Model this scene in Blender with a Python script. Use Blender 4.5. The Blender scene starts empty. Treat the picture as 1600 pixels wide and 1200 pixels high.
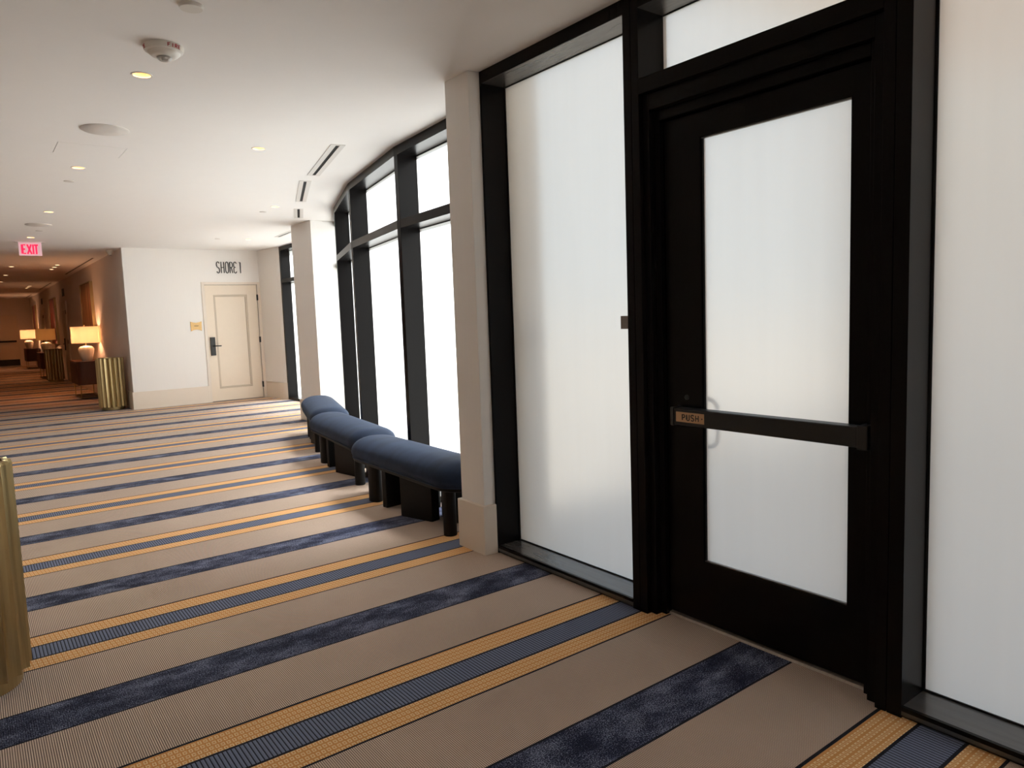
import bpy, bmesh, math, random
from math import pi, sin, cos, radians, atan2, hypot
from mathutils import Vector, Matrix

random.seed(4)
SC = bpy.context.scene
COL = SC.collection

# ------------------------------------------------------------------ camera
cam_d = bpy.data.cameras.new('camera')
cam = bpy.data.objects.new('camera', cam_d)
COL.objects.link(cam)
SC.camera = cam
F_PX, PITCH, ROLL, YAW, EYE = 1125.44, 0.0962047, -0.0352169, -0.6452264, 1.56
cam_d.sensor_fit = 'HORIZONTAL'
cam_d.sensor_width = 36.0
cam_d.lens = 36.0 * F_PX / 1600.0
cam_d.clip_start = 0.05
cam_d.clip_end = 400
fw = Vector((-sin(YAW) * cos(PITCH), cos(YAW) * cos(PITCH), -sin(PITCH)))
rt = Vector((cos(YAW), sin(YAW), 0))
up = rt.cross(fw)
rt2 = cos(ROLL) * rt + sin(ROLL) * up
up2 = cos(ROLL) * up - sin(ROLL) * rt
cam.matrix_world = Matrix(((rt2.x, up2.x, -fw.x, 0), (rt2.y, up2.y, -fw.y, 0), (rt2.z, up2.z, -fw.z, EYE), (0, 0, 0, 1)))

# ------------------------------------------------------------------ world, sun, exposure
W = bpy.data.worlds.new('sky')
SC.world = W
W.use_nodes = True
wn = W.node_tree.nodes
bg = wn['Background']
tc = wn.new('ShaderNodeTexCoord')
sx = wn.new('ShaderNodeSeparateXYZ')
W.node_tree.links.new(tc.outputs['Generated'], sx.inputs[0])
sr = wn.new('ShaderNodeValToRGB')                     # hazy pale blue at the horizon, deeper blue overhead
sr.color_ramp.elements[0].position = 0.0; sr.color_ramp.elements[0].color = (0.78, 0.87, 0.94, 1)
sr.color_ramp.elements[1].position = 0.9; sr.color_ramp.elements[1].color = (0.34, 0.52, 0.82, 1)
W.node_tree.links.new(sx.outputs[2], sr.inputs[0])
W.node_tree.links.new(sr.outputs[0], bg.inputs[0])
bg.inputs[1].default_value = 0.60
sun_d = bpy.data.lights.new('sun', 'SUN')
sun_d.energy = 5.6
sun_d.angle = radians(1.0)
sun_d.color = (0.985, 0.99, 1.0)
sun = bpy.data.objects.new('sun', sun_d)
COL.objects.link(sun)
sun.rotation_euler = (0, radians(42), radians(-8))      # from the sea side, high
SC.view_settings.view_transform = 'Standard'
SC.view_settings.look = 'None'
SC.view_settings.gamma = 1.0
SC.view_settings.use_curve_mapping = False
SC.view_settings.exposure = 1.84
SC.cycles.max_bounces = 14
SC.cycles.diffuse_bounces = 7
SC.cycles.glossy_bounces = 5
SC.cycles.transmission_bounces = 10
SC.cycles.transparent_max_bounces = 12
SC.cycles.sample_clamp_indirect = 6.0
SC.cycles.caustics_reflective = False
SC.cycles.caustics_refractive = True

# ------------------------------------------------------------------ material helpers
def srgb(r, g, b, k=1.0):
    f = lambda c: ((c / 255) / 12.92 if c / 255 <= 0.04045 else ((c / 255 + 0.055) / 1.055) ** 2.4) * k
    return (f(r), f(g), f(b), 1.0)

class S:
    """a node socket with arithmetic"""
    nt = None
    def __init__(self, s): self.s = s
    @staticmethod
    def op(o, *a, clamp=False):
        n = S.nt.nodes.new('ShaderNodeMath'); n.operation = o; n.use_clamp = clamp
        for i, x in enumerate(a):
            if isinstance(x, S): S.nt.links.new(x.s, n.inputs[i])
            else: n.inputs[i].default_value = x
        return S(n.outputs[0])
    def __add__(a, b): return S.op('ADD', a, b)
    def __sub__(a, b): return S.op('SUBTRACT', a, b)
    def __rsub__(a, b): return S.op('SUBTRACT', b, a)
    def __mul__(a, b): return S.op('MULTIPLY', a, b)
    __radd__ = __add__
    __rmul__ = __mul__
    def __truediv__(a, b): return S.op('DIVIDE', a, b)
    def mod(a, b): return S.op('FLOORED_MODULO', a, b)
    def lt(a, b): return S.op('LESS_THAN', a, b)
    def gt(a, b): return S.op('GREATER_THAN', a, b)
    def floor(a): return S.op('FLOOR', a)
    def abs(a): return S.op('ABSOLUTE', a)
    def sin(a): return S.op('SINE', a)
    def between(a, lo, hi): return S.op('MULTIPLY', a.gt(lo), a.lt(hi))

def mixc(fac, a, b):
    n = S.nt.nodes.new('ShaderNodeMix'); n.data_type = 'RGBA'
    for k, x in ((0, fac), (6, a), (7, b)):
        if isinstance(x, S): S.nt.links.new(x.s, n.inputs[k])
        else: n.inputs[k].default_value = x
    return S(n.outputs[2])

def noise(vec, scale, detail=2.0, rough=0.5):
    n = S.nt.nodes.new('ShaderNodeTexNoise')
    n.inputs['Scale'].default_value = scale
    n.inputs['Detail'].default_value = detail
    n.inputs['Roughness'].default_value = rough
    S.nt.links.new(vec.s, n.inputs['Vector'])
    return S(n.outputs[0])

def mapped(vec, sc):
    n = S.nt.nodes.new('ShaderNodeMapping')
    n.inputs['Scale'].default_value = sc
    S.nt.links.new(vec.s, n.inputs['Vector'])
    return S(n.outputs[0])

def objco():
    n = S.nt.nodes.new('ShaderNodeTexCoord')
    return S(n.outputs['Object'])

def xyz(vec):
    n = S.nt.nodes.new('ShaderNodeSeparateXYZ')
    S.nt.links.new(vec.s, n.inputs[0])
    return [S(o) for o in n.outputs]

def ramp(fac, stops):
    n = S.nt.nodes.new('ShaderNodeValToRGB')
    e = n.color_ramp.elements
    while len(e) < len(stops): e.new(0.5)
    for k, (p, c) in enumerate(stops):
        e[k].position = p; e[k].color = c
    S.nt.links.new(fac.s, n.inputs[0])
    return S(n.outputs[0])

def bump(height, strength, dist):
    n = S.nt.nodes.new('ShaderNodeBump')
    n.inputs['Strength'].default_value = strength
    n.inputs['Distance'].default_value = dist
    S.nt.links.new(height.s, n.inputs['Height'])
    return S(n.outputs[0])

def mat(name, base=(0.5, 0.5, 0.5, 1), rough=0.6, metal=0.0, spec=0.5, emit=None, estr=0.0, **kw):
    m = bpy.data.materials.new(name); m.use_nodes = True
    S.nt = m.node_tree
    p = m.node_tree.nodes['Principled BSDF']
    p.inputs['Base Color'].default_value = base
    p.inputs['Roughness'].default_value = rough
    p.inputs['Metallic'].default_value = metal
    p.inputs['Specular IOR Level'].default_value = spec
    if emit:
        p.inputs['Emission Color'].default_value = emit
        p.inputs['Emission Strength'].default_value = estr
    for k, v in kw.items(): p.inputs[k.replace('_', ' ')].default_value = v
    return m, p

def link(sock, p, inp): S.nt.links.new(sock.s, p.inputs[inp])

def grainy(name, base, rough, scale=(40, 40, 40), amt=0.06, bstr=0.1, bdist=0.001, metal=0.0, spec=0.5, **kw):
    """a procedural material: base colour with slight tonal grain and fine relief"""
    m, p = mat(name, base, rough, metal, spec, **kw)
    c = objco()
    n = noise(mapped(c, scale), 1.0, 3.0)
    b2 = tuple(max(0, x * (1 - amt)) for x in base[:3]) + (1,)
    b1 = tuple(min(1, x * (1 + amt)) for x in base[:3]) + (1,)
    link(mixc(n, b2, b1), p, 'Base Color')
    if bstr: link(bump(n, bstr, bdist), p, 'Normal')
    return m

# ------------------------------------------------------------------ materials
M = {}
M['wall'] = grainy('white_wallcovering', srgb(238, 235, 231), 0.75, (160, 160, 3), 0.025, 0.12, 0.0008)
M['corridor_wall'] = grainy('cream_wallcovering', srgb(232, 222, 214), 0.75, (160, 160, 3), 0.03, 0.1, 0.0008)
M['ceiling'] = grainy('white_ceiling_paint', srgb(240, 238, 235), 0.8, (6, 6, 6), 0.012, 0.03, 0.0006)
M['trim'] = grainy('cream_trim_paint', srgb(228, 217, 203), 0.5, (12, 12, 12), 0.02, 0.03, 0.0004)
M['door_paint'] = grainy('cream_door_paint', srgb(232, 218, 199), 0.45, (12, 12, 12), 0.02, 0.03, 0.0004)
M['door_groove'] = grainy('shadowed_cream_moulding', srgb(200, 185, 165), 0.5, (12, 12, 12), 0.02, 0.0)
M['frame'] = grainy('black_bronze_frame', (0.0062, 0.0052, 0.0051, 1), 0.27, (70, 70, 4), 0.12, 0.02, 0.0004, spec=0.11)
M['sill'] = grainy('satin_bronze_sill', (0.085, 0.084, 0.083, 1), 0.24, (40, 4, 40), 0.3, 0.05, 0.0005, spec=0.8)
M['frame_line'] = grainy('black_gasket', (0.004, 0.004, 0.004, 1), 0.6, (20, 20, 20), 0.1, 0.0)
M['black_metal'] = grainy('matt_black_hardware', (0.012, 0.012, 0.012, 1), 0.42, (60, 60, 60), 0.1, 0.04, 0.0004)
M['bead_lit'] = grainy('lit_line_bead', (0.16, 0.15, 0.14, 1), 0.3, (30, 30, 30), 0.08, 0.0, metal=0.7)
M['threshold'] = grainy('worn_aluminium_threshold', (0.42, 0.37, 0.32, 1), 0.42, (4, 120, 4), 0.25, 0.2, 0.001, metal=0.65)
M['steel'] = grainy('grey_steel', (0.22, 0.22, 0.22, 1), 0.3, (40, 40, 40), 0.08, 0.0, metal=0.8)
M['gold'] = grainy('brushed_gold_metal', (0.50, 0.385, 0.19, 1), 0.33, (60, 60, 4), 0.12, 0.06, 0.0006, metal=0.95)
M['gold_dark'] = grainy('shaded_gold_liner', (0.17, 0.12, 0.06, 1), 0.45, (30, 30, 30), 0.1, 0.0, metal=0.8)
M['velvet'] = None
M['bench_wood'] = grainy('black_stained_wood', (0.006, 0.0054, 0.0052, 1), 0.55, (90, 90, 5), 0.35, 0.2, 0.001, spec=0.2)
M['walnut'] = grainy('dark_walnut', srgb(82, 44, 26), 0.45, (60, 60, 3), 0.35, 0.12, 0.0008)
M['ceramic'] = grainy('glazed_white_ceramic', srgb(226, 214, 196), 0.25, (20, 20, 20), 0.04, 0.05, 0.001)
M['white_plastic'] = grainy('white_plastic', srgb(226, 222, 214), 0.45, (30, 30, 30), 0.02, 0.0)
M['plate_grey'] = grainy('pale_grey_plate', srgb(214, 209, 203), 0.6, (30, 30, 30), 0.02, 0.0)
M['slot_flange'] = grainy('white_slot_flange', srgb(216, 213, 208), 0.5, (30, 30, 30), 0.02, 0.0)
M['dark_slot'] = grainy('dark_slot_interior', (0.004, 0.004, 0.004, 1), 0.8, (30, 30, 30), 0.1, 0.0)
M['red'] = grainy('red_lettering', srgb(165, 22, 28), 0.5, (30, 30, 30), 0.05, 0.0)
M['letter_black'] = grainy('black_letter_metal', (0.010, 0.010, 0.011, 1), 0.4, (30, 30, 30), 0.1, 0.0)
M['brass_plate'] = grainy('brushed_brass_plate', srgb(212, 176, 120), 0.4, (80, 6, 6), 0.08, 0.0, metal=0.4)
M['push_plate'] = grainy('bronze_label_plate', srgb(196, 158, 120), 0.45, (80, 6, 6), 0.08, 0.0, metal=0.15)
M['sticker'] = grainy('grey_brown_sticker', srgb(150, 142, 136), 0.6, (200, 200, 200), 0.35, 0.0)
M['concrete'] = grainy('tan_paving', (0.34, 0.285, 0.22, 1), 0.8, (3, 3, 3), 0.08, 0.1, 0.002)
M['soffit'] = grainy('cream_soffit_board', srgb(226, 214, 196), 0.8, (3, 3, 3), 0.04, 0.0)
M['tan_wall'] = grainy('tan_render', srgb(226, 214, 200), 0.9, (3, 3, 3), 0.05, 0.0)
M['soffit_warm'] = grainy('warm_lit_soffit', srgb(246, 190, 146), 0.8, (3, 3, 3), 0.05, 0.0)  # warm lamplight on the soffit, put into the board colour
M['left_wall'] = grainy('taupe_wallcovering', srgb(150, 138, 128), 0.75, (160, 160, 3), 0.03, 0.1, 0.0008)
M['outdoor_post'] = grainy('maroon_post_paint', srgb(92, 52, 66), 0.6, (10, 10, 10), 0.1, 0.0)
M['clear'] = None

def velvet():
    m, p = mat('navy_velvet', srgb(38, 52, 76), 0.85, spec=0.25)
    c = objco()
    n1 = noise(mapped(c, (2.2, 7, 6)), 1.0, 3.0)
    n2 = noise(mapped(c, (150, 150, 150)), 1.0, 2.0)
    col = ramp(n1, [(0.3, srgb(20, 28, 43)), (0.7, srgb(32, 44, 66))])
    link(mixc(n2 * 0.35, col, srgb(44, 60, 86)), p, 'Base Color')
    link(bump(n2, 0.3, 0.001), p, 'Normal')
    p.inputs['Sheen Weight'].default_value = 0.16
    p.inputs['Sheen Roughness'].default_value = 0.35
    p.inputs['Sheen Tint'].default_value = srgb(130, 150, 180)
    return m
M['velvet'] = velvet()

def frosted():
    m = bpy.data.materials.new('frosted_glass_film'); m.use_nodes = True
    nt = m.node_tree; S.nt = nt
    for n in list(nt.nodes):
        if n.type != 'OUTPUT_MATERIAL': nt.nodes.remove(n)
    out = nt.nodes['Material Output']
    c = objco()
    n = noise(mapped(c, (14, 14, 0.8)), 1.0, 2.0)
    tint = mixc(n, (0.84, 0.835, 0.81, 1), (0.88, 0.875, 0.85, 1))
    tr = nt.nodes.new('ShaderNodeBsdfTranslucent'); nt.links.new(tint.s, tr.inputs[0])
    rf = nt.nodes.new('ShaderNodeBsdfRefraction'); nt.links.new(tint.s, rf.inputs[0])
    rf.inputs['Roughness'].default_value = 0.5; rf.inputs['IOR'].default_value = 1.26
    mx = nt.nodes.new('ShaderNodeMixShader'); mx.inputs[0].default_value = 0.19
    nt.links.new(tr.outputs[0], mx.inputs[1]); nt.links.new(rf.outputs[0], mx.inputs[2])
    gl = nt.nodes.new('ShaderNodeBsdfGlossy'); gl.inputs['Roughness'].default_value = 0.35
    fr = nt.nodes.new('ShaderNodeFresnel'); fr.inputs['IOR'].default_value = 1.35
    m2 = nt.nodes.new('ShaderNodeMixShader'); nt.links.new(fr.outputs[0], m2.inputs[0])
    nt.links.new(mx.outputs[0], m2.inputs[1]); nt.links.new(gl.outputs[0], m2.inputs[2])
    nt.links.new(m2.outputs[0], out.inputs[0])
    return m
M['frosted'] = frosted()

def clear():
    m = bpy.data.materials.new('clear_pane_back'); m.use_nodes = True
    nt = m.node_tree
    for n in list(nt.nodes):
        if n.type != 'OUTPUT_MATERIAL': nt.nodes.remove(n)
    t = nt.nodes.new('ShaderNodeBsdfTransparent'); t.inputs[0].default_value = (0.93, 0.95, 0.94, 1)
    nt.links.new(t.outputs[0], nt.nodes['Material Output'].inputs[0])
    return m
M['clear'] = clear()

def dome_plastic():
    m, p = mat('clear_strobe_plastic', (0.9, 0.9, 0.9, 1), 0.08)
    p.inputs['Transmission Weight'].default_value = 0.8
    return m
M['dome'] = dome_plastic()

def shade_mat(name, col, k):
    m = bpy.data.materials.new(name); m.use_nodes = True
    nt = m.node_tree; S.nt = nt
    for n in list(nt.nodes):
        if n.type != 'OUTPUT_MATERIAL': nt.nodes.remove(n)
    c = objco()
    n = noise(mapped(c, (90, 90, 260)), 1.0, 2.0)
    tint = mixc(n, tuple(x * 0.93 for x in col[:3]) + (1,), col)
    d = nt.nodes.new('ShaderNodeBsdfDiffuse'); nt.links.new(tint.s, d.inputs[0])
    t = nt.nodes.new('ShaderNodeBsdfTranslucent'); nt.links.new(tint.s, t.inputs[0])
    mx = nt.nodes.new('ShaderNodeMixShader'); mx.inputs[0].default_value = k
    nt.links.new(d.outputs[0], mx.inputs[1]); nt.links.new(t.outputs[0], mx.inputs[2])
    nt.links.new(mx.outputs[0], nt.nodes['Material Output'].inputs[0])
    return m
M['shade'] = shade_mat('white_linen_shade', srgb(240, 228, 210), 0.55)
M['shade_olive'] = shade_mat('olive_linen_shade', srgb(206, 190, 156), 0.42)

def glow(name, col, s):
    m, p = mat(name, tuple(c * .6 for c in col[:3]) + (1,), 0.5, emit=col, estr=s)
    return m
M['lamp_disc'] = glow('warm_lamp_disc', (1.0, 0.70, 0.36, 1), 0.9)
M['lamp_disc_far'] = glow('corridor_lamp_lens', (1.0, 0.72, 0.42, 1), 1.6)
M['cup'] = grainy('satin_lamp_cup', srgb(240, 214, 170), 0.4, (30, 30, 30), 0.02, 0.0)
M['exit_red'] = glow('red_lit_letter', (1.0, 0.012, 0.075, 1), 0.34)
M['exit_panel'] = glow('pink_lit_panel', (1.0, 0.62, 0.68, 1), 0.10)

def carpet():
    m, p = mat('striped_carpet', rough=0.95, spec=0.1)
    c = objco(); x, y, z = xyz(c)
    P = 1.532
    wob = (noise(mapped(c, (3, 3, 3)), 1.0, 1.0) - 0.5) * 0.006
    t = (y - 3.911 + wob).mod(P)
    # fine weave, shared
    loop = noise(mapped(c, (420, 300, 1)), 1.0, 1.0)
    # beige ground: ribs along y with loops
    rib = S.op('MULTIPLY_ADD', (x * (2 * pi / 0.0077)).sin(), 0.5, 0.5)
    lp = S.op('MULTIPLY_ADD', (y * (2 * pi / 0.0085) + x * (pi / 0.0077)).sin(), 0.5, 0.5)
    br = S.op('MULTIPLY', rib, lp * 0.35 + 0.65)
    big = noise(mapped(c, (1.4, 1.4, 1)), 1.0, 3.0)
    br2 = br * 0.8 + loop * 0.2 + (big - 0.5) * 0.18
    beige = ramp(br2, [(0.10, srgb(116, 97, 88)), (0.45, srgb(194, 171, 155)), (0.9, srgb(252, 233, 212))])
    # orange bands: brick rows of small rings
    row = (t / 0.0325).floor()
    u = ((x + row * 0.003) / 0.0205).mod(1.0) - 0.5
    v = (t / 0.0325).mod(1.0) - 0.5
    r = S.op('MAXIMUM', u.abs(), v.abs())
    ring = r.between(0.17, 0.33)
    org = mixc(ring, srgb(228, 164, 98), srgb(255, 226, 176))
    org = mixc((loop - 0.35) * 0.35, org, srgb(204, 146, 90))
    # slate band with dark bars along y
    bar = (x / 0.0154).mod(1.0).lt(0.27)
    slate = mixc(bar, mixc(loop, srgb(100, 109, 136), srgb(138, 148, 174)), srgb(20, 22, 38))
    # mottled navy band
    mo1 = noise(mapped(c, (5.0, 9.0, 1)), 1.0, 4.0, 0.62)
    mo2 = noise(mapped(c, (170, 210, 1)), 1.0, 3.0, 0.8)
    mo = S.op('MULTIPLY_ADD', mo1 - 0.5, 1.15, (mo2 - 0.5) * 2.8 + 0.5)
    mott = ramp(mo, [(0.42, srgb(14, 20, 48)), (0.58, srgb(42, 52, 84)), (0.80, srgb(150, 158, 184))])
    dark = srgb(22, 22, 34)
    col = beige
    col = mixc(t.between(0.0, 0.132), col, org)
    col = mixc(t.between(0.132, 0.293), col, slate)
    col = mixc(t.between(0.293, 0.435), col, org)
    col = mixc(t.between(0.859, 1.117), col, mott)
    line = None
    for q, h in ((0.004, 0.0072), (0.132, 0.0062), (0.293, 0.0062), (0.435, 0.0068), (0.859, 0.0052), (1.117, 0.0052)):
        l = (t - q).abs().lt(h)
        line = l if line is None else S.op('MAXIMUM', line, l)
    col = mixc(line, col, dark)
    link(col, p, 'Base Color')
    link(bump(br * 0.7 + loop * 0.3, 0.5, 0.0025), p, 'Normal')
    p.inputs['Sheen Weight'].default_value = 0.08
    return m
M['carpet'] = carpet()

def canvas(name, cols, seed):
    m, p = mat(name, rough=0.7)
    c = objco(); x, y, z = xyz(c)
    s = noise(S(S.nt.nodes.new('ShaderNodeCombineXYZ').outputs[0]), 1.0)
    comb = S.nt.nodes.new('ShaderNodeCombineXYZ')
    S.nt.links.new((y * 2.1 + seed).s, comb.inputs[0]); S.nt.links.new((z * 0.12).s, comb.inputs[1])
    n = noise(S(comb.outputs[0]), 1.6, 4.0, 0.7)
    n = S.op('MULTIPLY_ADD', n - 0.5, 2.2, 0.5, clamp=True)
    link(ramp(n, [(i / (len(cols) - 1), q) for i, q in enumerate(cols)]), p, 'Base Color')
    return m
M['canvas_beige'] = canvas('beige_striped_canvas', [srgb(40, 38, 32), srgb(180, 130, 100), srgb(110, 84, 62), srgb(200, 156, 120), srgb(48, 52, 40)], 1.3)
M['canvas_red'] = canvas('red_striped_canvas', [srgb(110, 24, 26), srgb(176, 44, 42), srgb(74, 92, 90), srgb(190, 66, 60), srgb(120, 22, 26)], 4.1)

# ------------------------------------------------------------------ object helpers
def link_obj(name, me, m, parent=None, smooth=False):
    o = bpy.data.objects.new(name, me)
    COL.objects.link(o)
    if m is not None and not me.materials: me.materials.append(m)
    if parent: o.parent = parent
    if smooth:
        for pl in me.polygons: pl.use_smooth = True
        me.set_sharp_from_angle(angle=radians(38))
    return o

def obj(name, bm, m, parent=None, smooth=False, bevel=0.0):
    bmesh.ops.recalc_face_normals(bm, faces=bm.faces[:])
    me = bpy.data.meshes.new(name)
    bm.to_mesh(me); bm.free()
    o = link_obj(name, me, m, parent, smooth)
    if bevel:
        b = o.modifiers.new('bevel', 'BEVEL'); b.width = bevel; b.segments = 2; b.limit_method = 'ANGLE'; b.angle_limit = radians(40)
    return o

def thing(name, label, cat, loc=(0, 0, 0), rz=0.0, group=None):
    o = bpy.data.objects.new(name, None)
    COL.objects.link(o)
    o.empty_display_size = 0.05
    o.location = loc; o.rotation_euler = (0, 0, rz)
    return tag(o, label, cat, group)

def tag(o, label, cat, group=None):
    o['label'] = label; o['category'] = cat
    if group: o['group'] = group
    return o

def struct(o):
    o['kind'] = 'structure'
    return o

def shell(name, loc=(0, 0, 0)):
    o = bpy.data.objects.new(name, None); COL.objects.link(o); o.location = loc; o.empty_display_size = 0.05
    return struct(o)

def dup(root, loc, rz, label=None, group=None):
    r = root.copy(); COL.objects.link(r); r.location = loc; r.rotation_euler = (0, 0, rz)
    if label: r['label'] = label
    if group: r['group'] = group
    for ch in list(root.children):
        c = ch.copy(); COL.objects.link(c); c.parent = r
        for g in list(ch.children):
            d = g.copy(); COL.objects.link(d); d.parent = c
    return r

def bx(bm, x0, x1, y0, y1, z0, z1, T=None):
    vs = [(x, y, z) for x in (x0, x1) for y in (y0, y1) for z in (z0, z1)]
    v = [bm.verts.new(T(*q) if T else q) for q in vs]
    for f in ((0, 1, 3, 2), (4, 6, 7, 5), (0, 4, 5, 1), (2, 3, 7, 6), (0, 2, 6, 4), (1, 5, 7, 3)):
        bm.faces.new([v[i] for i in f])
    return bm

def box(name, dims, m, parent=None, bevel=0.0, T=None):
    bm = bmesh.new(); bx(bm, *dims, T=T)
    return obj(name, bm, m, parent, bevel=bevel)

def prism(bm, pts, z0, z1):
    a = [bm.verts.new((p[0], p[1], z0)) for p in pts]
    b = [bm.verts.new((p[0], p[1], z1)) for p in pts]
    n = len(pts)
    bm.faces.new(a[::-1]); bm.faces.new(b)
    for i in range(n): bm.faces.new((a[i], a[(i + 1) % n], b[(i + 1) % n], b[i]))
    return bm

def lathe(bm, prof, n=32, cx=0, cy=0, ripple=None, caps=True):
    rings = []
    for r, z in prof:
        ring = []
        for k in range(n):
            a = 2 * pi * k / n
            rr = r * (ripple(a, z) if ripple else 1.0)
            ring.append(bm.verts.new((cx + rr * cos(a), cy + rr * sin(a), z)))
        rings.append(ring)
    for a, b in zip(rings, rings[1:]):
        for k in range(n): bm.faces.new((a[k], a[(k + 1) % n], b[(k + 1) % n], b[k]))
    if caps:
        bm.faces.new(rings[0][::-1]); bm.faces.new(rings[-1])
    return bm

def tube(bm, pts, r, n=10):
    pts = [Vector(p) for p in pts]
    rings = []
    prev = None
    for i, p in enumerate(pts):
        d = (pts[min(i + 1, len(pts) - 1)] - pts[max(i - 1, 0)]).normalized()
        ref = Vector((0, 0, 1)) if abs(d.z) < 0.9 else Vector((1, 0, 0))
        if prev is not None: ref = prev
        s = d.cross(ref).normalized(); t = s.cross(d).normalized(); prev = t
        rings.append([bm.verts.new(p + r * (cos(2 * pi * k / n) * s + sin(2 * pi * k / n) * t)) for k in range(n)])
    for a, b in zip(rings, rings[1:]):
        for k in range(n): bm.faces.new((a[k], a[(k + 1) % n], b[(k + 1) % n], b[k]))
    bm.faces.new(rings[0][::-1]); bm.faces.new(rings[-1])
    return bm

def ribbon(bm, pts, w, d, T):
    """a flat stroke of width w and depth d along a polyline of (u, v); T maps (u, v, depth) to 3-D"""
    n = len(pts); L = []; R = []
    for i in range(n):
        a = pts[max(i - 1, 0)]; b = pts[min(i + 1, n - 1)]
        dx, dy = b[0] - a[0], b[1] - a[1]; l = hypot(dx, dy) or 1
        k = 1.0
        if 0 < i < n - 1:
            p0, p1, p2 = pts[i - 1], pts[i], pts[i + 1]
            a1 = atan2(p1[1] - p0[1], p1[0] - p0[0]); a2 = atan2(p2[1] - p1[1], p2[0] - p1[0])
            k = 1 / max(0.5, cos((a2 - a1 + pi) % (2 * pi) / 2 - pi / 2))
        nx, ny = -dy / l * w / 2 * k, dx / l * w / 2 * k
        L.append((pts[i][0] + nx, pts[i][1] + ny)); R.append((pts[i][0] - nx, pts[i][1] - ny))
    vs = [[bm.verts.new(T(q[0], q[1], z)) for q in row] for row in (L, R) for z in (0, d)]
    l0, l1, r0, r1 = vs
    for i in range(n - 1):
        bm.faces.new((l0[i], l0[i + 1], r0[i + 1], r0[i])); bm.faces.new((l1[i], r1[i], r1[i + 1], l1[i + 1]))
        bm.faces.new((l0[i], l1[i], l1[i + 1], l0[i + 1])); bm.faces.new((r0[i], r0[i + 1], r1[i + 1], r1[i]))
    for i in (0, n - 1): bm.faces.new((l0[i], r0[i], r1[i], l1[i]))

def arc(cx, cy, rx, ry, a0, a1, n=10):
    return [(cx + rx * cos(radians(a0 + (a1 - a0) * i / n)), cy + ry * sin(radians(a0 + (a1 - a0) * i / n))) for i in range(n + 1)]

# letters in a unit cell: width 1, height 1
def glyph(ch):
    if ch == 'S': return [arc(.5, .78, .42, .22, 20, 180, 8) + [(.08, .70), (.22, .55), (.78, .43), (.92, .30)] + arc(.5, .22, .42, .22, 0, -160, 8)]
    if ch == 'H': return [[(.08, 0), (.08, 1)], [(.92, 0), (.92, 1)], [(.08, .5), (.92, .5)]]
    if ch == 'O': return [arc(.5, .76, .42, .24, 0, 180, 10) + arc(.5, .24, .42, .24, 180, 360, 10) + [(.92, .76)]]
    if ch == 'R': return [[(.08, 0), (.08, .98), (.5, .98)] + arc(.5, .74, .42, .24, 80, -80, 8) + [(.5, .5), (.1, .5)], [(.5, .5), (.92, 0)]]
    if ch == 'e': return [arc(.5, .78, .42, .22, 20, 180, 8) + [(.08, .62), (.22, .53), (.66, .52)], [(.22, .52), (.08, .40)] + arc(.5, .22, .42, .22, 180, 340, 8)]
    if ch == '1': return [[(.22, .97), (.62, .97), (.62, 0)]]
    if ch == 'F': return [[(.1, 0), (.1, .95), (.95, .95)], [(.1, .5), (.8, .5)]]
    if ch == 'I': return [[(.5, 0), (.5, 1)]]
    if ch == 'E': return [[(.95, .06), (.1, .06), (.1, .94), (.95, .94)], [(.1, .5), (.82, .5)]]
    if ch == 'X': return [[(.05, 0), (.95, 1)], [(.95, 0), (.05, 1)]]
    if ch == 'T': return [[(.5, 0), (.5, .95)], [(0, .94), (1, .94)]]
    if ch == 'P': return [[(.1, 0), (.1, .95), (.5, .95)] + arc(.5, .7, .4, .25, 80, -80, 8) + [(.5, .45), (.1, .45)]]
    if ch == 'U': return [[(.08, 1), (.08, .25)] + arc(.5, .25, .42, .25, 180, 360, 8) + [(.92, 1)]]
    return []

# ------------------------------------------------------------------ key dimensions
ZC = 3.063
X0 = 2.676                      # room face of the door wall
DEP = 0.185                     # depth of the window frames
FAR_Y = 15.28
COR_X = 2.46
END_Y = 39.5

# the curved facade: front corners of the mullions
FAC = [(2.985, 3.995), (3.143, 5.792), (3.507, 7.549), (4.066, 9.232), (4.80, 10.91)]

# ------------------------------------------------------------------ floor
bm = bmesh.new()
prism(bm, [(-1.3, -6.6), (4.2, -6.6), (3.62, -4.76), (3.26, -3.02), (3.1, -1.26), (2.83, -1.16), (2.83, 3.9), (3.1, 4.0), (3.26, 5.76), (3.62, 7.5), (4.2, 9.16), (4.95, 10.9), (5.32, 11.4), (5.32, 15.4), (2.6, 15.4), (2.6, END_Y + .1), (-1.3, END_Y + .1)], -0.08, 0.0)
floor = struct(obj('floor', bm, M['carpet']))

# ------------------------------------------------------------------ ceiling with its openings
DL_MAIN = [(0.974, 4.866), (0.971, 7.895), (0.977, 10.95), (0.972, 14.01), (2.156, 6.383), (3.356, 9.446), (4.183, 13.25)]
DL_COR = [(1.83, 19.70), (1.83, 20.40), (1.83, 21.10), (0.985, 20.37), (0.985, 23.41), (0.985, 26.52), (1.845, 28.96), (1.845, 29.68), (1.845, 30.40), (1.85, 36.58), (1.85, 38.2), (0.985, 32.5)]
SLOTS = [((2.690, 5.93), (3.010, 7.29)), ((3.045, 7.60), (3.500, 8.92)), ((3.680, 9.48), (4.00, 10.32)), ((4.44, 11.45), (4.535, 12.74)),
         ((2.295, 17.6), (2.295, 23.0)), ((2.295, 26.9), (2.295, 31.7)), ((2.295, 35.6), (2.295, 38.8))]

def slotframe(a, b):
    dx, dy = b[0] - a[0], b[1] - a[1]; l = hypot(dx, dy)
    return l, (dx / l, dy / l)

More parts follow.
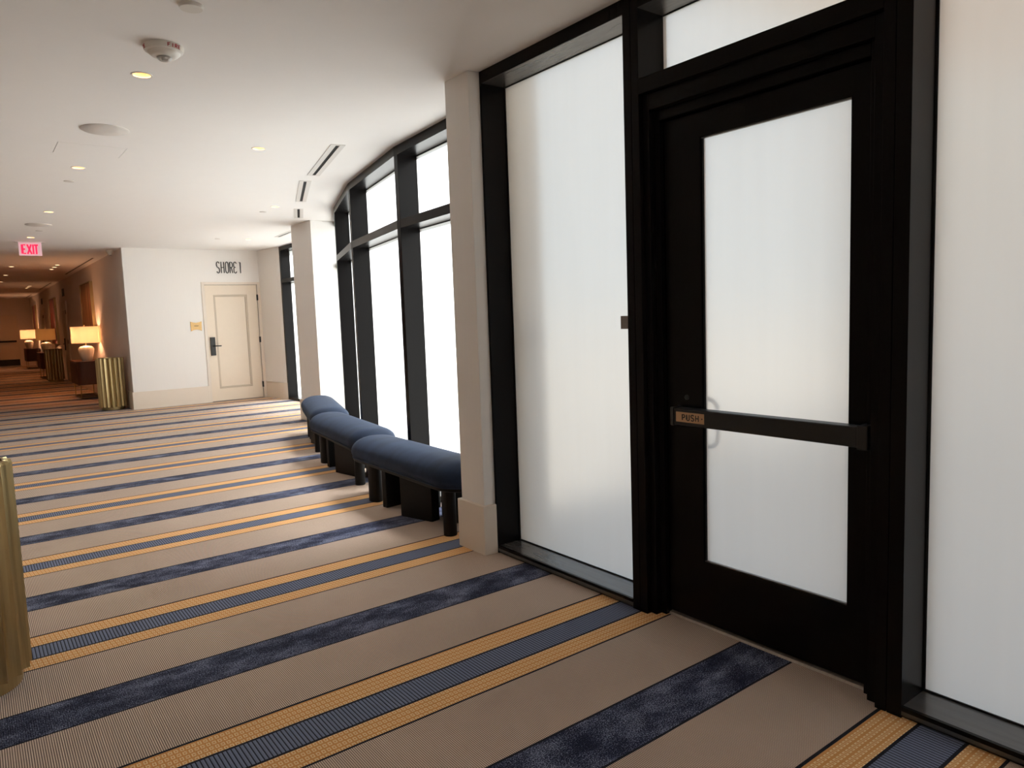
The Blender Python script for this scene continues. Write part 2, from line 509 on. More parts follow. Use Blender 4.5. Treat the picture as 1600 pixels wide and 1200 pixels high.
def make_ceiling():
    bm = bmesh.new()
    prism(bm, [(-1.3, -6.6), (4.36, -6.6), (3.72, -4.72), (3.36, -3.0), (3.2, -1.26), (2.9, -1.16), (2.9, 3.9), (3.2, 4.0), (3.36, 5.74), (3.72, 7.46), (4.3, 9.1), (5.0, 10.7), (5.42, 11.2), (5.5, 15.4), (2.6, 15.4), (2.6, END_Y + .1), (-1.3, END_Y + .1)], ZC, ZC + 0.16)
    ce = obj('ceiling', bm, M['ceiling'])
    cb = bmesh.new()
    for x, y in DL_MAIN + DL_COR:
        lathe(cb, [(0.049, ZC - 0.05), (0.049, ZC + 0.10)], 28, x, y)
    for a, b in SLOTS:
        l, (ux, uy) = slotframe(a, b)
        T = lambda s, t, z: (a[0] + ux * s - uy * t, a[1] + uy * s + ux * t, z)
        bx(cb, 0.03, l - 0.03, -0.018, 0.018, ZC - 0.05, ZC + 0.06, T)
    bx(cb, 0.721, 1.221, 6.885, 7.320, ZC - 0.05, ZC + 0.03)
    cut = obj('cutter', cb, None)
    md = ce.modifiers.new('cut', 'BOOLEAN'); md.operation = 'DIFFERENCE'; md.object = cut; md.solver = 'EXACT'
    bpy.context.view_layer.update()
    dg = bpy.context.evaluated_depsgraph_get()
    me = bpy.data.meshes.new_from_object(ce.evaluated_get(dg))
    ce.modifiers.clear()
    ce.data = me
    bpy.data.objects.remove(cut)
    return struct(ce)
ceiling = make_ceiling()

# ------------------------------------------------------------------ walls
def wall(name, dims, m=None, bevel=0.0):
    return struct(box(name, dims, m or M['wall'], bevel=bevel))
wall('wall_left', (-1.45, -1.3, -6.6, END_Y, -0.08, ZC + .16), M['left_wall'])
wall('wall_back', (-1.45, 4.5, -6.75, -6.6, -0.08, ZC + .16))
wall('wall_right', (2.597, 3.02, -1.32, -1.05, 0, ZC))
wall('wall_corridor', (COR_X, 2.60, FAR_Y + .12, END_Y, 0, ZC), M['corridor_wall'])
wall('wall_end', (-1.45, 2.6, END_Y, END_Y + 0.15, 0, ZC), M['corridor_wall'])
DX0, DX1, DZ1 = 3.885, 4.925, 2.37
bm = bmesh.new()
bx(bm, COR_X, DX0, FAR_Y, FAR_Y + .12, 0, ZC)
bx(bm, DX1, 5.4, FAR_Y, FAR_Y + .12, 0, ZC)
bx(bm, DX0, DX1, FAR_Y, FAR_Y + .12, DZ1, ZC)
struct(obj('wall_far', bm, M['wall']))
bm = bmesh.new()
prism(bm, [(4.985, 15.28), (5.105, 14.50), (5.135, 14.42), (5.42, 14.42), (5.42, 15.28)], 0, ZC)
struct(obj('wall_return', bm, M['wall']))
# near column and far pier, each with its own skirting
col = struct(obj('wall_column', prism(bmesh.new(), [(2.597, 3.795), (2.674, 3.787), (2.90, 3.787), (3.02, 4.05), (2.597, 4.062)], 0, ZC), M['wall'], bevel=0.004))
def skirt(name, pts, parent=None, h=0.34, m=None):
    bm = bmesh.new()
    prism(bm, pts, 0, h - 0.012)
    o = obj(name, bm, m or M['trim'], parent, bevel=0.004)
    return o
skirt('baseboard', [(2.575, 3.775), (2.674, 3.767), (2.674, 3.786), (2.80, 3.79), (2.90, 4.09), (2.575, 4.085)], col)
pier = struct(obj('wall_pier', prism(bmesh.new(), [(4.235, 10.485), (4.62, 10.485), (5.42, 11.0), (5.42, 11.25), (4.215, 11.235)], 0, ZC), M['wall'], bevel=0.004))
skirt('baseboard', [(4.212, 10.462), (4.60, 10.462), (5.0, 10.75), (5.2, 11.258), (4.192, 11.258)], pier)

def baseboard(name, dims):
    o = struct(box(name, dims, M['trim'], bevel=0.004)); return o
baseboard('baseboard_far', (COR_X - .02, 3.835, FAR_Y - .02, FAR_Y, 0, 0.335))
bm = bmesh.new()
prism(bm, [(5.015, 15.26), (5.085, 14.49), (5.12, 14.40), (5.20, 14.40), (5.20, 14.43), (5.10, 14.5), (4.985, 15.28)], 0, 0.335)
struct(obj('baseboard_return', bm, M['trim'], bevel=0.003))
baseboard('baseboard_corridor', (COR_X - .02, COR_X, FAR_Y, 24.3, 0, 0.335))
baseboard('baseboard_left', (-1.3, -1.28, -6.6, END_Y, 0, 0.335))

# ------------------------------------------------------------------ windows and the glass door
def pane(parent, dims, T=None, name='pane'):
    """frosted face towards the room, clear back and edges; dims in (depth, along, z)"""
    x0, x1, y0, y1, z0, z1 = dims
    bm = bmesh.new(); bx(bm, *dims, T=T)
    bmesh.ops.recalc_face_normals(bm, faces=bm.faces[:])
    me = bpy.data.meshes.new(name); bm.to_mesh(me); bm.free()
    me.materials.append(M['frosted']); me.materials.append(M['clear'])
    c = Vector(T((x0 + x1) / 2, (y0 + y1) / 2, (z0 + z1) / 2) if T else ((x0 + x1) / 2, (y0 + y1) / 2, (z0 + z1) / 2))
    f = Vector(T(x0, (y0 + y1) / 2, (z0 + z1) / 2) if T else (x0, (y0 + y1) / 2, (z0 + z1) / 2))
    best = min(me.polygons, key=lambda p: (Vector(p.center) - f).length)
    for p in me.polygons: p.material_index = 0 if p.index == best.index else 1
    return link_obj(name, me, None, parent)

XG = X0 + DEP                    # glass plane
ZH = 2.992                       # underside of the head
# window 1: tall frosted light left of the door
w1 = shell('window_1', (X0, 3.17, 0))
def loc(parent):
    ox, oy, oz = parent.location
    return lambda x, y, z: (x - ox, y - oy, z - oz)
def part(name, dims, m, parent, bevel=0.0015):
    return box(name, dims, m, parent, bevel=bevel, T=loc(parent))
part('jamb', (X0, X0 + .22, 3.767, 3.785, 0, ZC), M['frame'], w1)
part('head', (X0, X0 + .22, 2.563, 3.767, ZH, ZC), M['frame'], w1)
part('head_sheen', (X0 + .003, XG, 2.563, 3.767, ZH - .002, ZH), M['sill'], w1, 0)  # pane reflection on the head's underside, put in as a lighter strip
part('sill', (X0, X0 + .22, 2.563, 3.767, 0.012, 0.050), M['sill'], w1)
part('sill_lip', (X0 - .004, X0 + .012, 2.563, 3.767, 0.034, 0.0515), M['frame'], w1, 0.001)
part('toe', (X0 + .012, X0 + .2, 2.563, 3.767, 0.0, 0.012), M['frame_line'], w1, 0)
part('mullion', (X0, X0 + .22, 2.514, 2.563, 0, ZC), M['frame'], w1)
pane(w1, (XG, XG + .012, 2.55, 3.78, 0.045, ZH + .01), loc(w1))
for nm, d in (('gasket', (XG - .006, XG + .002, 2.563, 3.767, 0.0500, 0.0565)), ('gasket', (XG - .006, XG + .002, 2.563, 3.767, ZH - .006, ZH)),
              ('gasket', (XG - .006, XG + .002, 3.760, 3.767, .0565, ZH - .006))):
    part(nm, d, M['frame_line'], w1, 0)
# door 1 with its frame and transom light
d1 = shell('door_1', (X0, 1.88, 0))
part('mullion', (X0, X0 + .22, 2.464, 2.511, 0, ZC), M['frame'], d1)
part('mullion', (X0, X0 + .22, 1.258, 1.300, 0, ZC), M['frame'], d1)
part('head', (X0, X0 + .22, 1.300, 2.464, ZH, ZC), M['frame'], d1)
part('head_sheen', (X0 + .003, XG, 1.300, 2.464, ZH - .002, ZH), M['sill'], d1, 0)  # same reflected brightness as a lighter strip under the transom head
part('transom_rail', (X0, X0 + .22, 1.300, 2.464, 2.590, 2.664), M['frame'], d1)
part('door_frame', (X0 + .030, X0 + .22, 2.428, 2.464, 0, 2.590), M['frame'], d1)
part('door_frame', (X0 + .030, X0 + .22, 1.300, 1.345, 0, 2.590), M['frame'], d1)
part('door_frame', (X0 + .030, X0 + .22, 1.345, 2.428, 2.512, 2.590), M['frame'], d1)
part('door_stop', (X0 + .069, X0 + .22, 2.397, 2.428, 0, 2.512), M['frame'], d1)
part('door_stop', (X0 + .069, X0 + .22, 1.345, 1.378, 0, 2.512), M['frame'], d1)
part('door_stop', (X0 + .069, X0 + .22, 1.378, 2.397, 2.462, 2.512), M['frame'], d1)
pane(d1, (XG, XG + .012, 1.29, 2.47, 2.655, ZH + .01), loc(d1))
part('gasket', (XG - .006, XG + .002, 1.300, 2.464, ZH - .006, ZH), M['frame_line'], d1, 0)
for dd in ((X0 + .146, X0 + .2, 1.345, 2.428, 2.43, 2.470), (X0 + .146, X0 + .2, 2.376, 2.428, .02, 2.43), (X0 + .146, X0 + .2, 1.345, 1.398, .02, 2.43)):
    part('weather_seal', dd, M['frame_line'], d1, 0)
LX0, LX1, LY0, LY1, LZ0, LZ1 = X0 + .099, X0 + .144, 1.384, 2.391, 0.022, 2.455
GY0, GY1, GZ0, GZ1 = 1.466, 2.182, 0.325, 2.344
bm = bmesh.new()
L = loc(d1)
bx(bm, LX0, LX1, LY0, GY0, LZ0, LZ1, L); bx(bm, LX0, LX1, GY1, LY1, LZ0, LZ1, L)
bx(bm, LX0, LX1, GY0, GY1, LZ0, GZ0, L); bx(bm, LX0, LX1, GY0, GY1, GZ1, LZ1, L)
obj('leaf', bm, M['frame'], d1)
gx = LX0 + .022
pane(d1, (gx, gx + .012, GY0 - .01, GY1 + .01, GZ0 - .01, GZ1 + .01), L)
for d in ((gx - .014, gx, GY0, GY1, GZ0, GZ0 + .007), (gx - .014, gx, GY0, GY1, GZ1 - .007, GZ1), (gx - .014, gx, GY1 - .007, GY1, GZ0 + .007, GZ1 - .007), (gx - .014, gx, GY0, GY0 + .004, GZ0 + .007, GZ1 - .007)):
    part('glazing_bead', d, M['bead_lit'] if d[5] - d[4] < .01 else M['frame'], d1, 0.001)  # top and bottom beads lighter: their lit line is put into the colour
bm = bmesh.new()
prf = [(X0 + .088, 0.0), (X0 + .094, 0.010), (X0 + .120, 0.016), (X0 + .2, 0.016), (X0 + .2, 0.0)]
va = [bm.verts.new(L(x, 1.380, z)) for x, z in prf]; vb = [bm.verts.new(L(x, 2.396, z)) for x, z in prf]
bm.faces.new(va); bm.faces.new(vb[::-1])
for i in range(5): bm.faces.new((va[i], va[(i + 1) % 5], vb[(i + 1) % 5], vb[i]))
obj('threshold', bm, M['threshold'], d1)
# push bar
pb = part('push_bar', (2.706, 2.770, 1.395, 2.300, 1.000, 1.082), M['black_metal'], d1, 0.006)
part('bar_end_cap', (2.700, 2.774, 1.352, 1.395, 0.994, 1.090), M['black_metal'], d1, 0.004)
part('bar_end_cap', (2.702, 2.774, 2.300, 2.318, 0.996, 1.086), M['black_metal'], d1, 0.004)
lab = box('push_label', (2.7035, 2.7065, 2.118, 2.283, 1.018, 1.066), M['push_plate'], pb, 0.0006, T=L)
bm = bmesh.new()
yy = 2.246
for ch in 'PUSH':
    for st in glyph(ch):
        ribbon(bm, [(a * .0185, b * .028) for a, b in st], 0.0048, 0.0010, lambda u, v, d, yy=yy: L(2.7035 - d, yy - u, 1.028 + v))
    yy -= 0.0265
bx(bm, 2.7025, 2.7036, 2.126, 2.132, 1.039, 1.045, L)
obj('push_lettering', bm, M['letter_black'], pb)
bm = bmesh.new(); lathe(bm, [(0.012, 0), (0.013, 0.006), (0.009, 0.009)], 18)
o = obj('lock_cylinder', bm, M['black_metal'], d1, True)
o.rotation_euler = (0, -pi / 2, 0); o.location = L(LX0, 2.271, 1.129)
# pull handle on the outside
bm = bmesh.new()
hx = LX1 + .005; q = [(LX1 - .002, 2.262, 1.120)] 
pts = [(LX1 - .002, 2.268, 1.120), (hx + .045, 2.262, 1.120)]
pts += [(hx + .055, 2.262 - .015, 1.120), (hx + .06, 2.215, 1.118)]
pts += [(hx + .06, 2.180, 1.108), (hx + .06, 2.163, 1.085), (hx + .06, 2.158, 1.05), (hx + .06, 2.158, 0.95), (hx + .06, 2.163, 0.915), (hx + .06, 2.180, 0.892), (hx + .06, 2.215, 0.882)]
pts += [(hx + .055, 2.262 - .015, 0.880), (hx + .045, 2.262, 0.880), (LX1 - .002, 2.268, 0.880)]
tube(bm, [L(*p) for p in pts], 0.011, 12)
obj('pull_handle', bm, M['steel'], d1, True)
# window 2: tall light right of the door
w2 = shell('window_2', (X0, .2, 0))
part('mullion', (X0, X0 + .22, 1.200, 1.255, 0, ZC), M['frame'], w2)
part('head', (X0, X0 + .22, -1.0, 1.200, ZH, ZC), M['frame'], w2)
part('sill', (X0, X0 + .22, -1.0, 1.200, 0.012, 0.046), M['sill'], w2)
part('sill_lip', (X0 - .004, X0 + .012, -1.0, 1.200, 0.030, 0.0475), M['frame'], w2, 0.001)
part('toe', (X0 + .012, X0 + .2, -1.0, 1.200, 0.0, 0.012), M['frame_line'], w2, 0)
part('jamb', (X0, X0 + .22, -1.05, -1.0, 0, ZC), M['frame'], w2)
pane(w2, (XG, XG + .012, -1.02, 1.21, 0.04, ZH + .01), loc(w2))
part('gasket', (XG - .006, XG + .002, -1.0, 1.200, 0.046, 0.053), M['frame_line'], w2, 0)
part('gasket', (XG - .006, XG + .002, 1.193, 1.200, 0.053, ZH), M['frame_line'], w2, 0)

# curved bays
def bay(n, a, b, start_jamb=True, end=True, u1=None):
    ux, uy = b[0] - a[0], b[1] - a[1]; l = hypot(ux, uy); ux /= l; uy /= l
    nx, ny = uy, -ux                                   # outwards
    w = shell('window_%d' % n, (a[0], a[1], 0))
    T = lambda d, s, z: (ux * s + nx * d, uy * s + ny * d, z)
    u1 = u1 or l
    ue = u1 - (0.075 if end else 0)
    P = lambda nm, d, m, bv=0.0015: box(nm, d, m, w, bevel=bv, T=T)
    P('head', (0, DEP + .03, 0, ue, 2.985, ZC), M['frame'])
    P('sill', (0, DEP + .03, 0, ue, 0.0, 0.050), M['frame'])
    P('transom_rail', (0.0, DEP + .03, 0, ue, 2.352, 2.428), M['frame'])
    if end: P('mullion', (0, DEP + .03, ue, u1, 0, ZC), M['frame'])
    pane(w, (DEP, DEP + .012, -.01, ue + .01, 0.04, 2.36), T)
    pane(w, (DEP, DEP + .012, -.01, ue + .01, 2.42, 2.995), T)
    P('gasket', (DEP - .006, DEP + .002, 0, ue, 2.346, 2.352), M['frame_line'], 0)
    P('gasket', (DEP - .006, DEP + .002, 0, ue, 2.979, 2.985), M['frame_line'], 0)
    return w
bay(3, FAC[0], FAC[1])
bay(4, FAC[1], FAC[2])
bay(5, FAC[2], FAC[3])
bay(6, FAC[3], FAC[4], end=False, u1=1.42)
# bay beyond the pier
w7 = bay(7, (5.10, 11.24), (5.135, 14.42), u1=3.18)

# unseen mirrored bays, added so their sunlit panes light the near room
BACK = [(x, 2.74 - y) for x, y in FAC]
for k in range(3): bay(8 + k, BACK[k + 1], BACK[k])

# ------------------------------------------------------------------ far door with its frame
d2 = shell('door_2', (4.405, FAR_Y, 0)); L2 = loc(d2)
Pd = lambda nm, d, m, bv=0.002: box(nm, d, m, d2, bevel=bv, T=L2)
Pd('door_frame', (3.828, DX0, FAR_Y - .014, FAR_Y + .1, 0, 2.418), M['trim'])
Pd('door_frame', (DX1, 4.990, FAR_Y - .014, FAR_Y + .1, 0, 2.418), M['trim'])
Pd('door_frame', (DX0, DX1, FAR_Y - .014, FAR_Y + .1, 2.366, 2.418), M['trim'])
lx0, lx1 = DX0 + .006, DX1 - .006
px0, px1, pz0, pz1 = 4.047, 4.712, 0.262, 2.165
bm = bmesh.new()
bx(bm, lx0, px0, FAR_Y + .008, FAR_Y + .05, 0.012, 2.360, L2); bx(bm, px1, lx1, FAR_Y + .008, FAR_Y + .05, 0.012, 2.360, L2)
bx(bm, px0, px1, FAR_Y + .008, FAR_Y + .05, 0.012, pz0, L2); bx(bm, px0, px1, FAR_Y + .008, FAR_Y + .05, pz1, 2.360, L2)
obj('leaf', bm, M['door_paint'], d2)
Pd('door_backing', (DX0, DX1, FAR_Y + .052, FAR_Y + .058, 0.0, 2.366), M['dark_slot'], 0)
Pd('door_panel', (px0 + .006, px1 - .006, FAR_Y + .026, FAR_Y + .05, pz0 + .006, pz1 - .006), M['door_paint'], 0)
for d in ((px0, px1, pz0, pz0 + .04), (px0, px1, pz1 - .04, pz1), (px0, px0 + .04, pz0 + .04, pz1 - .04), (px1 - .04, px1, pz0 + .04, pz1 - .04)):
    Pd('moulding', (d[0], d[1], FAR_Y + .014, FAR_Y + .05, d[2], d[3]), M['door_groove'], 0.006)
lp = Pd('lock_plate', (3.925, 4.018, FAR_Y - .022, FAR_Y + .008, 0.945, 1.312), M['black_metal'], 0.004)
bm = bmesh.new(); tube(bm, [L2(3.972, FAR_Y - .02, 1.135), L2(3.972, FAR_Y - .065, 1.135), L2(3.985, FAR_Y - .07, 1.135), L2(4.118, FAR_Y - .07, 1.135)], 0.011, 10)
obj('lever_handle', bm, M['black_metal'], lp, True)
for z in (2.10, 1.225, 0.285):
    Pd('hinge', (DX1 - .016, DX1 + .012, FAR_Y - .026, FAR_Y + .012, z - .06, z + .06), M['black_metal'], 0.004)

# corridor doors and the end door (seen far off)
def corridor_door(n, yc):
    d = shell('door_%d' % n, (COR_X, yc, 0)); T = loc(d)
    P = lambda nm, dd, m, bv=0.002, par=None: box(nm, dd, m, par or d, bevel=bv, T=T)
    P('door_frame', (COR_X - .035, COR_X, yc - .58, yc - .52, 0, 2.42), M['trim'])
    P('door_frame', (COR_X - .035, COR_X, yc + .52, yc + .58, 0, 2.42), M['trim'])
    P('door_frame', (COR_X - .035, COR_X, yc - .52, yc + .52, 2.366, 2.42), M['trim'])
    P('leaf', (COR_X - .025, COR_X, yc - .515, yc + .515, 0.012, 2.36), M['door_paint'])
    P('moulding', (COR_X - .031, COR_X - .024, yc - .32, yc + .32, .27, 2.15), M['door_groove'])
    lp = P('lock_plate', (COR_X - .05, COR_X - .02, yc + .38, yc + .47, .945, 1.312), M['black_metal'])
    bm = bmesh.new(); tube(bm, [T(COR_X - .05, yc + .425, 1.135), T(COR_X - .09, yc + .425, 1.135), T(COR_X - .092, yc + .28, 1.135)], .011, 8)
    obj('lever_handle', bm, M['black_metal'], lp, True)
    for z in (2.10, 1.22, .28):
        P('hinge', (COR_X - .05, COR_X - .02, yc - .535, yc - .505, z - .06, z + .06), M['black_metal'])
    return d
corridor_door(3, 25.6)
corridor_door(4, 33.2)
d5 = shell('door_5', (1.0, END_Y, 0)); L5 = loc(d5)
for x0, x1 in ((-.05, .95), (.97, 1.88)):
    box('leaf', (x0, x1, END_Y - .03, END_Y, .05, 2.28), M['door_paint'], d5, 0.003, T=L5)
    box('kick_plate', (x0, x1, END_Y - .036, END_Y - .029, .05, .33), M['black_metal'], d5, 0, T=L5)
    box('push_bar', (x0 + .06, x1 - .06, END_Y - .10, END_Y - .03, 1.10, 1.18), M['black_metal'], d5, 0.004, T=L5)
box('door_frame', (1.88, 1.94, END_Y - .04, END_Y, 0, 2.34), M['trim'], d5, 0.002, T=L5)
box('door_frame', (-.11, 1.88, END_Y - .04, END_Y, 2.28, 2.34), M['trim'], d5, 0.002, T=L5)
box('threshold', (-.05, 1.9, END_Y - .16, END_Y - .03, 0, .02), M['plate_grey'], d5, 0.002, T=L5)

# ------------------------------------------------------------------ benches
BL, BR = 1.88, 0.235            # length and half depth
def stadium(r, half, n=14):
    pts = []
    for k in range(n + 1):
        a = pi * k / n
        pts.append((r * cos(a), half + r * sin(a)))
    for k in range(n + 1):
        a = pi + pi * k / n
        pts.append((r * cos(a), -half + r * sin(a)))
    return pts
def rings_mesh(prof, half):
    bm = bmesh.new(); rings = []
    for r, z in prof:
        rings.append([bm.verts.new((x, y, z)) for x, y in stadium(r, half)])
    n = len(rings[0])
    for a, b in zip(rings, rings[1:]):
        for k in range(n): bm.faces.new((a[k], a[(k + 1) % n], b[(k + 1) % n], b[k]))
    bm.faces.new(rings[0][::-1]); bm.faces.new(rings[-1])
    return bm
def make_bench(label, loc_, rz):
    t = thing('bench', label, 'bench', loc_, rz, 'navy window benches')
    half = BL / 2 - BR
    ZB = 0.325
    obj('base_rail', rings_mesh([(BR - .022, ZB), (BR - .016, ZB + .004), (BR - .016, ZB + .026), (BR - .02, ZB + .03)], half), M['bench_wood'], t, True)
    prof = [(BR - .03, ZB + .028)]
    for k in range(15):
        a = radians(-50 + 140 * k / 14)
        rr = BR * 0.72 + 0.28 * BR * cos(a) if a < 0 else BR * (0.12 + 0.88 * cos(a) ** 0.92)
        zz = ZB + .080 + (0.054 * sin(a) / sin(radians(50)) if a < 0 else 0.124 * sin(a))
        prof.append((max(rr, 0.012), zz))
    obj('cushion', rings_mesh(prof, half), M['velvet'], t, True)
    pp = [(x, y, ZB + .031) for x, y in stadium(BR - .012, half)]
    bm = bmesh.new(); tube(bm, pp + [pp[0]], 0.006, 8); obj('piping', bm, M['velvet'], t, True)
    # legs: a mix of rounds, ovals and slabs
    def leg(shape, x, y, a, b, ang=0.0):
        bm = bmesh.new()
        if shape == 'round':
            lathe(bm, [(a, 0), (a, ZB + .003)], 20, x, y); sm = True
        elif shape == 'oval':
            pts = [(x + a * cos(k * pi / 12), y + b * sin(k * pi / 12)) for k in range(24)]
            prism(bm, pts, 0, ZB + .003)
        else:
            c, s = cos(ang), sin(ang)
            pts = [(x + c * u - s * v, y + s * u + c * v) for u, v in ((-a, -b), (a, -b), (a, b), (-a, b))]
            prism(bm, pts, 0, ZB + .003)
        obj('leg', bm, M['bench_wood'], t, bevel=0.003)
    leg('round', -.150, -.77, .048, .048)
    leg('slab', -.100, -.225, .042, .170, radians(16.5))
    leg('slab', -.075, .265, .100, .030, radians(8))
    leg('oval', -.130, .52, .052, .080)
    leg('round', .01, .84, .040, .040)
    leg('round', .150, -.70, .048, .048)
    leg('slab', .095, -.42, .050, .150, radians(-10))
    leg('slab', .120, .10, .040, .170, radians(6))
    leg('oval', .135, .50, .050, .080)
    return t
b1 = make_bench('navy velvet oblong bench nearest the camera, partly hidden by the white column', (2.825, 5.09, 0), radians(-1.5))
b2 = dup(b1, (3.125, 7.02, 0), radians(-7.5), 'navy velvet oblong bench in the middle of the row of three')
b3 = dup(b1, (3.635, 8.93, 0), radians(-17), 'navy velvet oblong bench at the far end, next to the white pier')

# ------------------------------------------------------------------ gold bins
def make_bin(label, loc_):
    t = thing('waste_bin', label, 'bin', loc_, 0.0, 'fluted gold bins')
    NF = 20
    def flute(a, z):
        f = (a * NF / (2 * pi)) % 1.0
        return 1.0 - 0.105 * (sin(pi * f) ** 0.8)
    bm = bmesh.new()
    lathe(bm, [(0.205, 0.0), (0.205, 0.058), (0.15, 0.06)], 48)
    obj('base_ring', bm, M['gold'], t, bevel=0.003)
    bm = bmesh.new()
    n = NF * 8
    rings = []
    for r, z in ((0.18, 0.06), (0.242, 0.06), (0.242, 0.985), (0.236, 1.0), (0.205, 1.0), (0.200, 0.93)):
        rings.append([bm.verts.new((r * (flute(2 * pi * k / n, z) if r > 0.22 else 1) * cos(2 * pi * k / n), r * (flute(2 * pi * k / n, z) if r > 0.22 else 1) * sin(2 * pi * k / n), z)) for k in range(n)])
    for a, b in zip(rings, rings[1:]):
        for k in range(n): bm.faces.new((a[k], a[(k + 1) % n], b[(k + 1) % n], b[k]))
    bm.faces.new(rings[0][::-1])
    obj('fluted_body', bm, M['gold'], t)
    bm = bmesh.new()
    lathe(bm, [(0.202, 0.955), (0.202, 0.972), (0.12, 0.972), (0.115, 0.90)], 40, caps=False)
    bm2 = [v for v in bm.verts]
    obj('lid', bm, M['gold_dark'], t, True)
    return t
bin1 = make_bin('fluted gold bin cut off by the left edge, nearest the camera', (-.125, 3.89, 0))
dup(bin1, (2.172, 15.78, 0), 0.1, 'fluted gold bin at the white wall corner by the first corridor lamp')
dup(bin1, (2.11, 26.2, 0), 0.2, 'fluted gold bin far down the corridor, in front of the middle lamp')

# ------------------------------------------------------------------ console tables and lamps
def make_table(label, loc_):
    t = thing('console_table', label, 'table', loc_, 0.0, 'corridor console tables')
    hx_, hy = 0.245, 0.72
    def rrect(ax, ay, r, n=6):
        pts = []
        for cx, cy, a0 in ((ax - r, ay - r, 0), (-ax + r, ay - r, 90), (-ax + r, -ay + r, 180), (ax - r, -ay + r, 270)):
            pts += arc(cx, cy, r, r, a0, a0 + 90, n)
        return pts
    obj('cabinet_body', prism(bmesh.new(), rrect(hx_, hy, .12), 0.32, 0.825), M['walnut'], t)
    obj('table_top', prism(bmesh.new(), rrect(hx_ + .008, hy + .008, .125), 0.825, 0.85), M['walnut'], t, bevel=0.004)
    bm = bmesh.new()
    for q in range(-6, 7): bx(bm, -hx_ - .006, -hx_ + .002, q * .092 - .03, q * .092 + .03, .34, .81)
    o = obj('fluting', bm, M['walnut'], t); o['kind'] = 'stuff'
    for s in (-1, 1):
        bm = bmesh.new()
        tube(bm, [(-.19, s * .55, .33), (-.19, s * .55, .015), (.19, s * .55, .015), (.19, s * .55, .33)], 0.014, 8)
        obj('sled_leg', bm, M['gold'], t)
    for s in (-1, 1):
        bm = bmesh.new(); tube(bm, [(s * .19, -.55, .015), (s * .19, .55, .015)], 0.012, 8)
        obj('floor_rail', bm, M['gold'], t)
    return t
TY = [19.35, 28.6, 36.6]
tb1 = make_table('dark walnut console table on brass sled legs behind the nearer corridor bin', (2.165, TY[0], 0))
dup(tb1, (2.12, TY[1], 0), 0, 'dark walnut console table half hidden behind the far corridor bin')
dup(tb1, (2.185, TY[2], 0), 0, 'farthest dark walnut console table, by the corridor end')

def lamp_bulb(name, loc_, parent, power):
    l = bpy.data.lights.new(name, 'POINT'); l.energy = power; l.color = (1.0, 0.52, 0.28); l.shadow_soft_size = 0.045
    o = bpy.data.objects.new(name, l); COL.objects.link(o); o.location = loc_; o.parent = parent
    return o
def make_lamp(label, loc_, shade, power):
    t = thing('table_lamp', label, 'lamp', loc_, 0.0, 'corridor table lamps')
    bm = bmesh.new()
    prof = [(.085, 0), (.10, .012), (.115, .06), (.145, .17), (.158, .24), (.150, .29), (.115, .325), (.055, .338), (.025, .345)]
    lathe(bm, prof, 48, ripple=lambda a, z: 1 + 0.022 * cos(10 * a))
    obj('lamp_base', bm, M['ceramic'], t, True)
    bm = bmesh.new(); lathe(bm, [(.012, .34), (.012, .62)], 10); obj('stem', bm, M['gold'], t, True)
    bm = bmesh.new()
    n = 48; rings = []
    for r, z in ((.282, .405), (.276, .775), (.270, .775), (.276, .405)):
        rings.append([bm.verts.new((r * cos(2 * pi * k / n), r * sin(2 * pi * k / n), z)) for k in range(n)])
    for a, b in zip(rings, rings[1:] + rings[:1]):
        for k in range(n): bm.faces.new((a[k], a[(k + 1) % n], b[(k + 1) % n], b[k]))
    obj('lamp_shade', bm, M[shade], t, True)
    bm = bmesh.new(); lathe(bm, [(.006, .62), (.006, .79), (.014, .80), (.004, .815)], 10); obj('finial', bm, M['gold'], t, True)
    if power: lamp_bulb('bulb', (0, 0, .60 - .02), t, power)
    return t
LX = 2.165
make_lamp('lit white drum table lamp on the nearest corridor console', (LX, 18.95, .85), 'shade', 7.5)
make_lamp('darker olive-shaded table lamp above the far corridor bin', (LX - .06, 28.3, .85), 'shade_olive', 4)
make_lamp('small lit drum table lamp on the farthest console', (2.09, 36.2, .85), 'shade', 7.5)

# ------------------------------------------------------------------ paintings and room signs on the corridor wall
def painting(label, yc, w, z0, z1, cv):
    t = thing('painting', label, 'painting', (COR_X, yc, z0), 0.0)
    h = z1 - z0
    box('canvas', (-.045, -.005, -w / 2 + .02, w / 2 - .02, .02, h - .02), M[cv], t)
    for d in ((-w / 2, w / 2, 0, .02), (-w / 2, w / 2, h - .02, h), (-w / 2, -w / 2 + .02, .02, h - .02), (w / 2 - .02, w / 2, .02, h - .02)):
        box('frame_strip', (-.065, 0, d[0], d[1], d[2], d[3]), M['gold'], t, 0.002)
painting('tall painting of beige and dark stripes above the first lamp', 20.3, 1.85, 1.30, 2.68, 'canvas_beige')
painting('red striped painting above the olive lamp', 28.9, 1.9, 1.10, 2.64, 'canvas_red')
painting('farthest red painting above the last lamp', 36.9, 1.4, 1.35, 2.66, 'canvas_red')
for k, y in enumerate((25.6, 33.2)):
    t = thing('room_sign', ('dark room name letters over the nearer corridor door', 'dark room name letters over the farther corridor door')[k], 'sign', (COR_X, y, 2.58))
    for q in range(5):
        box('letter', (-.016, 0, -.25 + q * .105, -.25 + q * .105 + .07, 0, .225), M['letter_black'], t, 0.002)

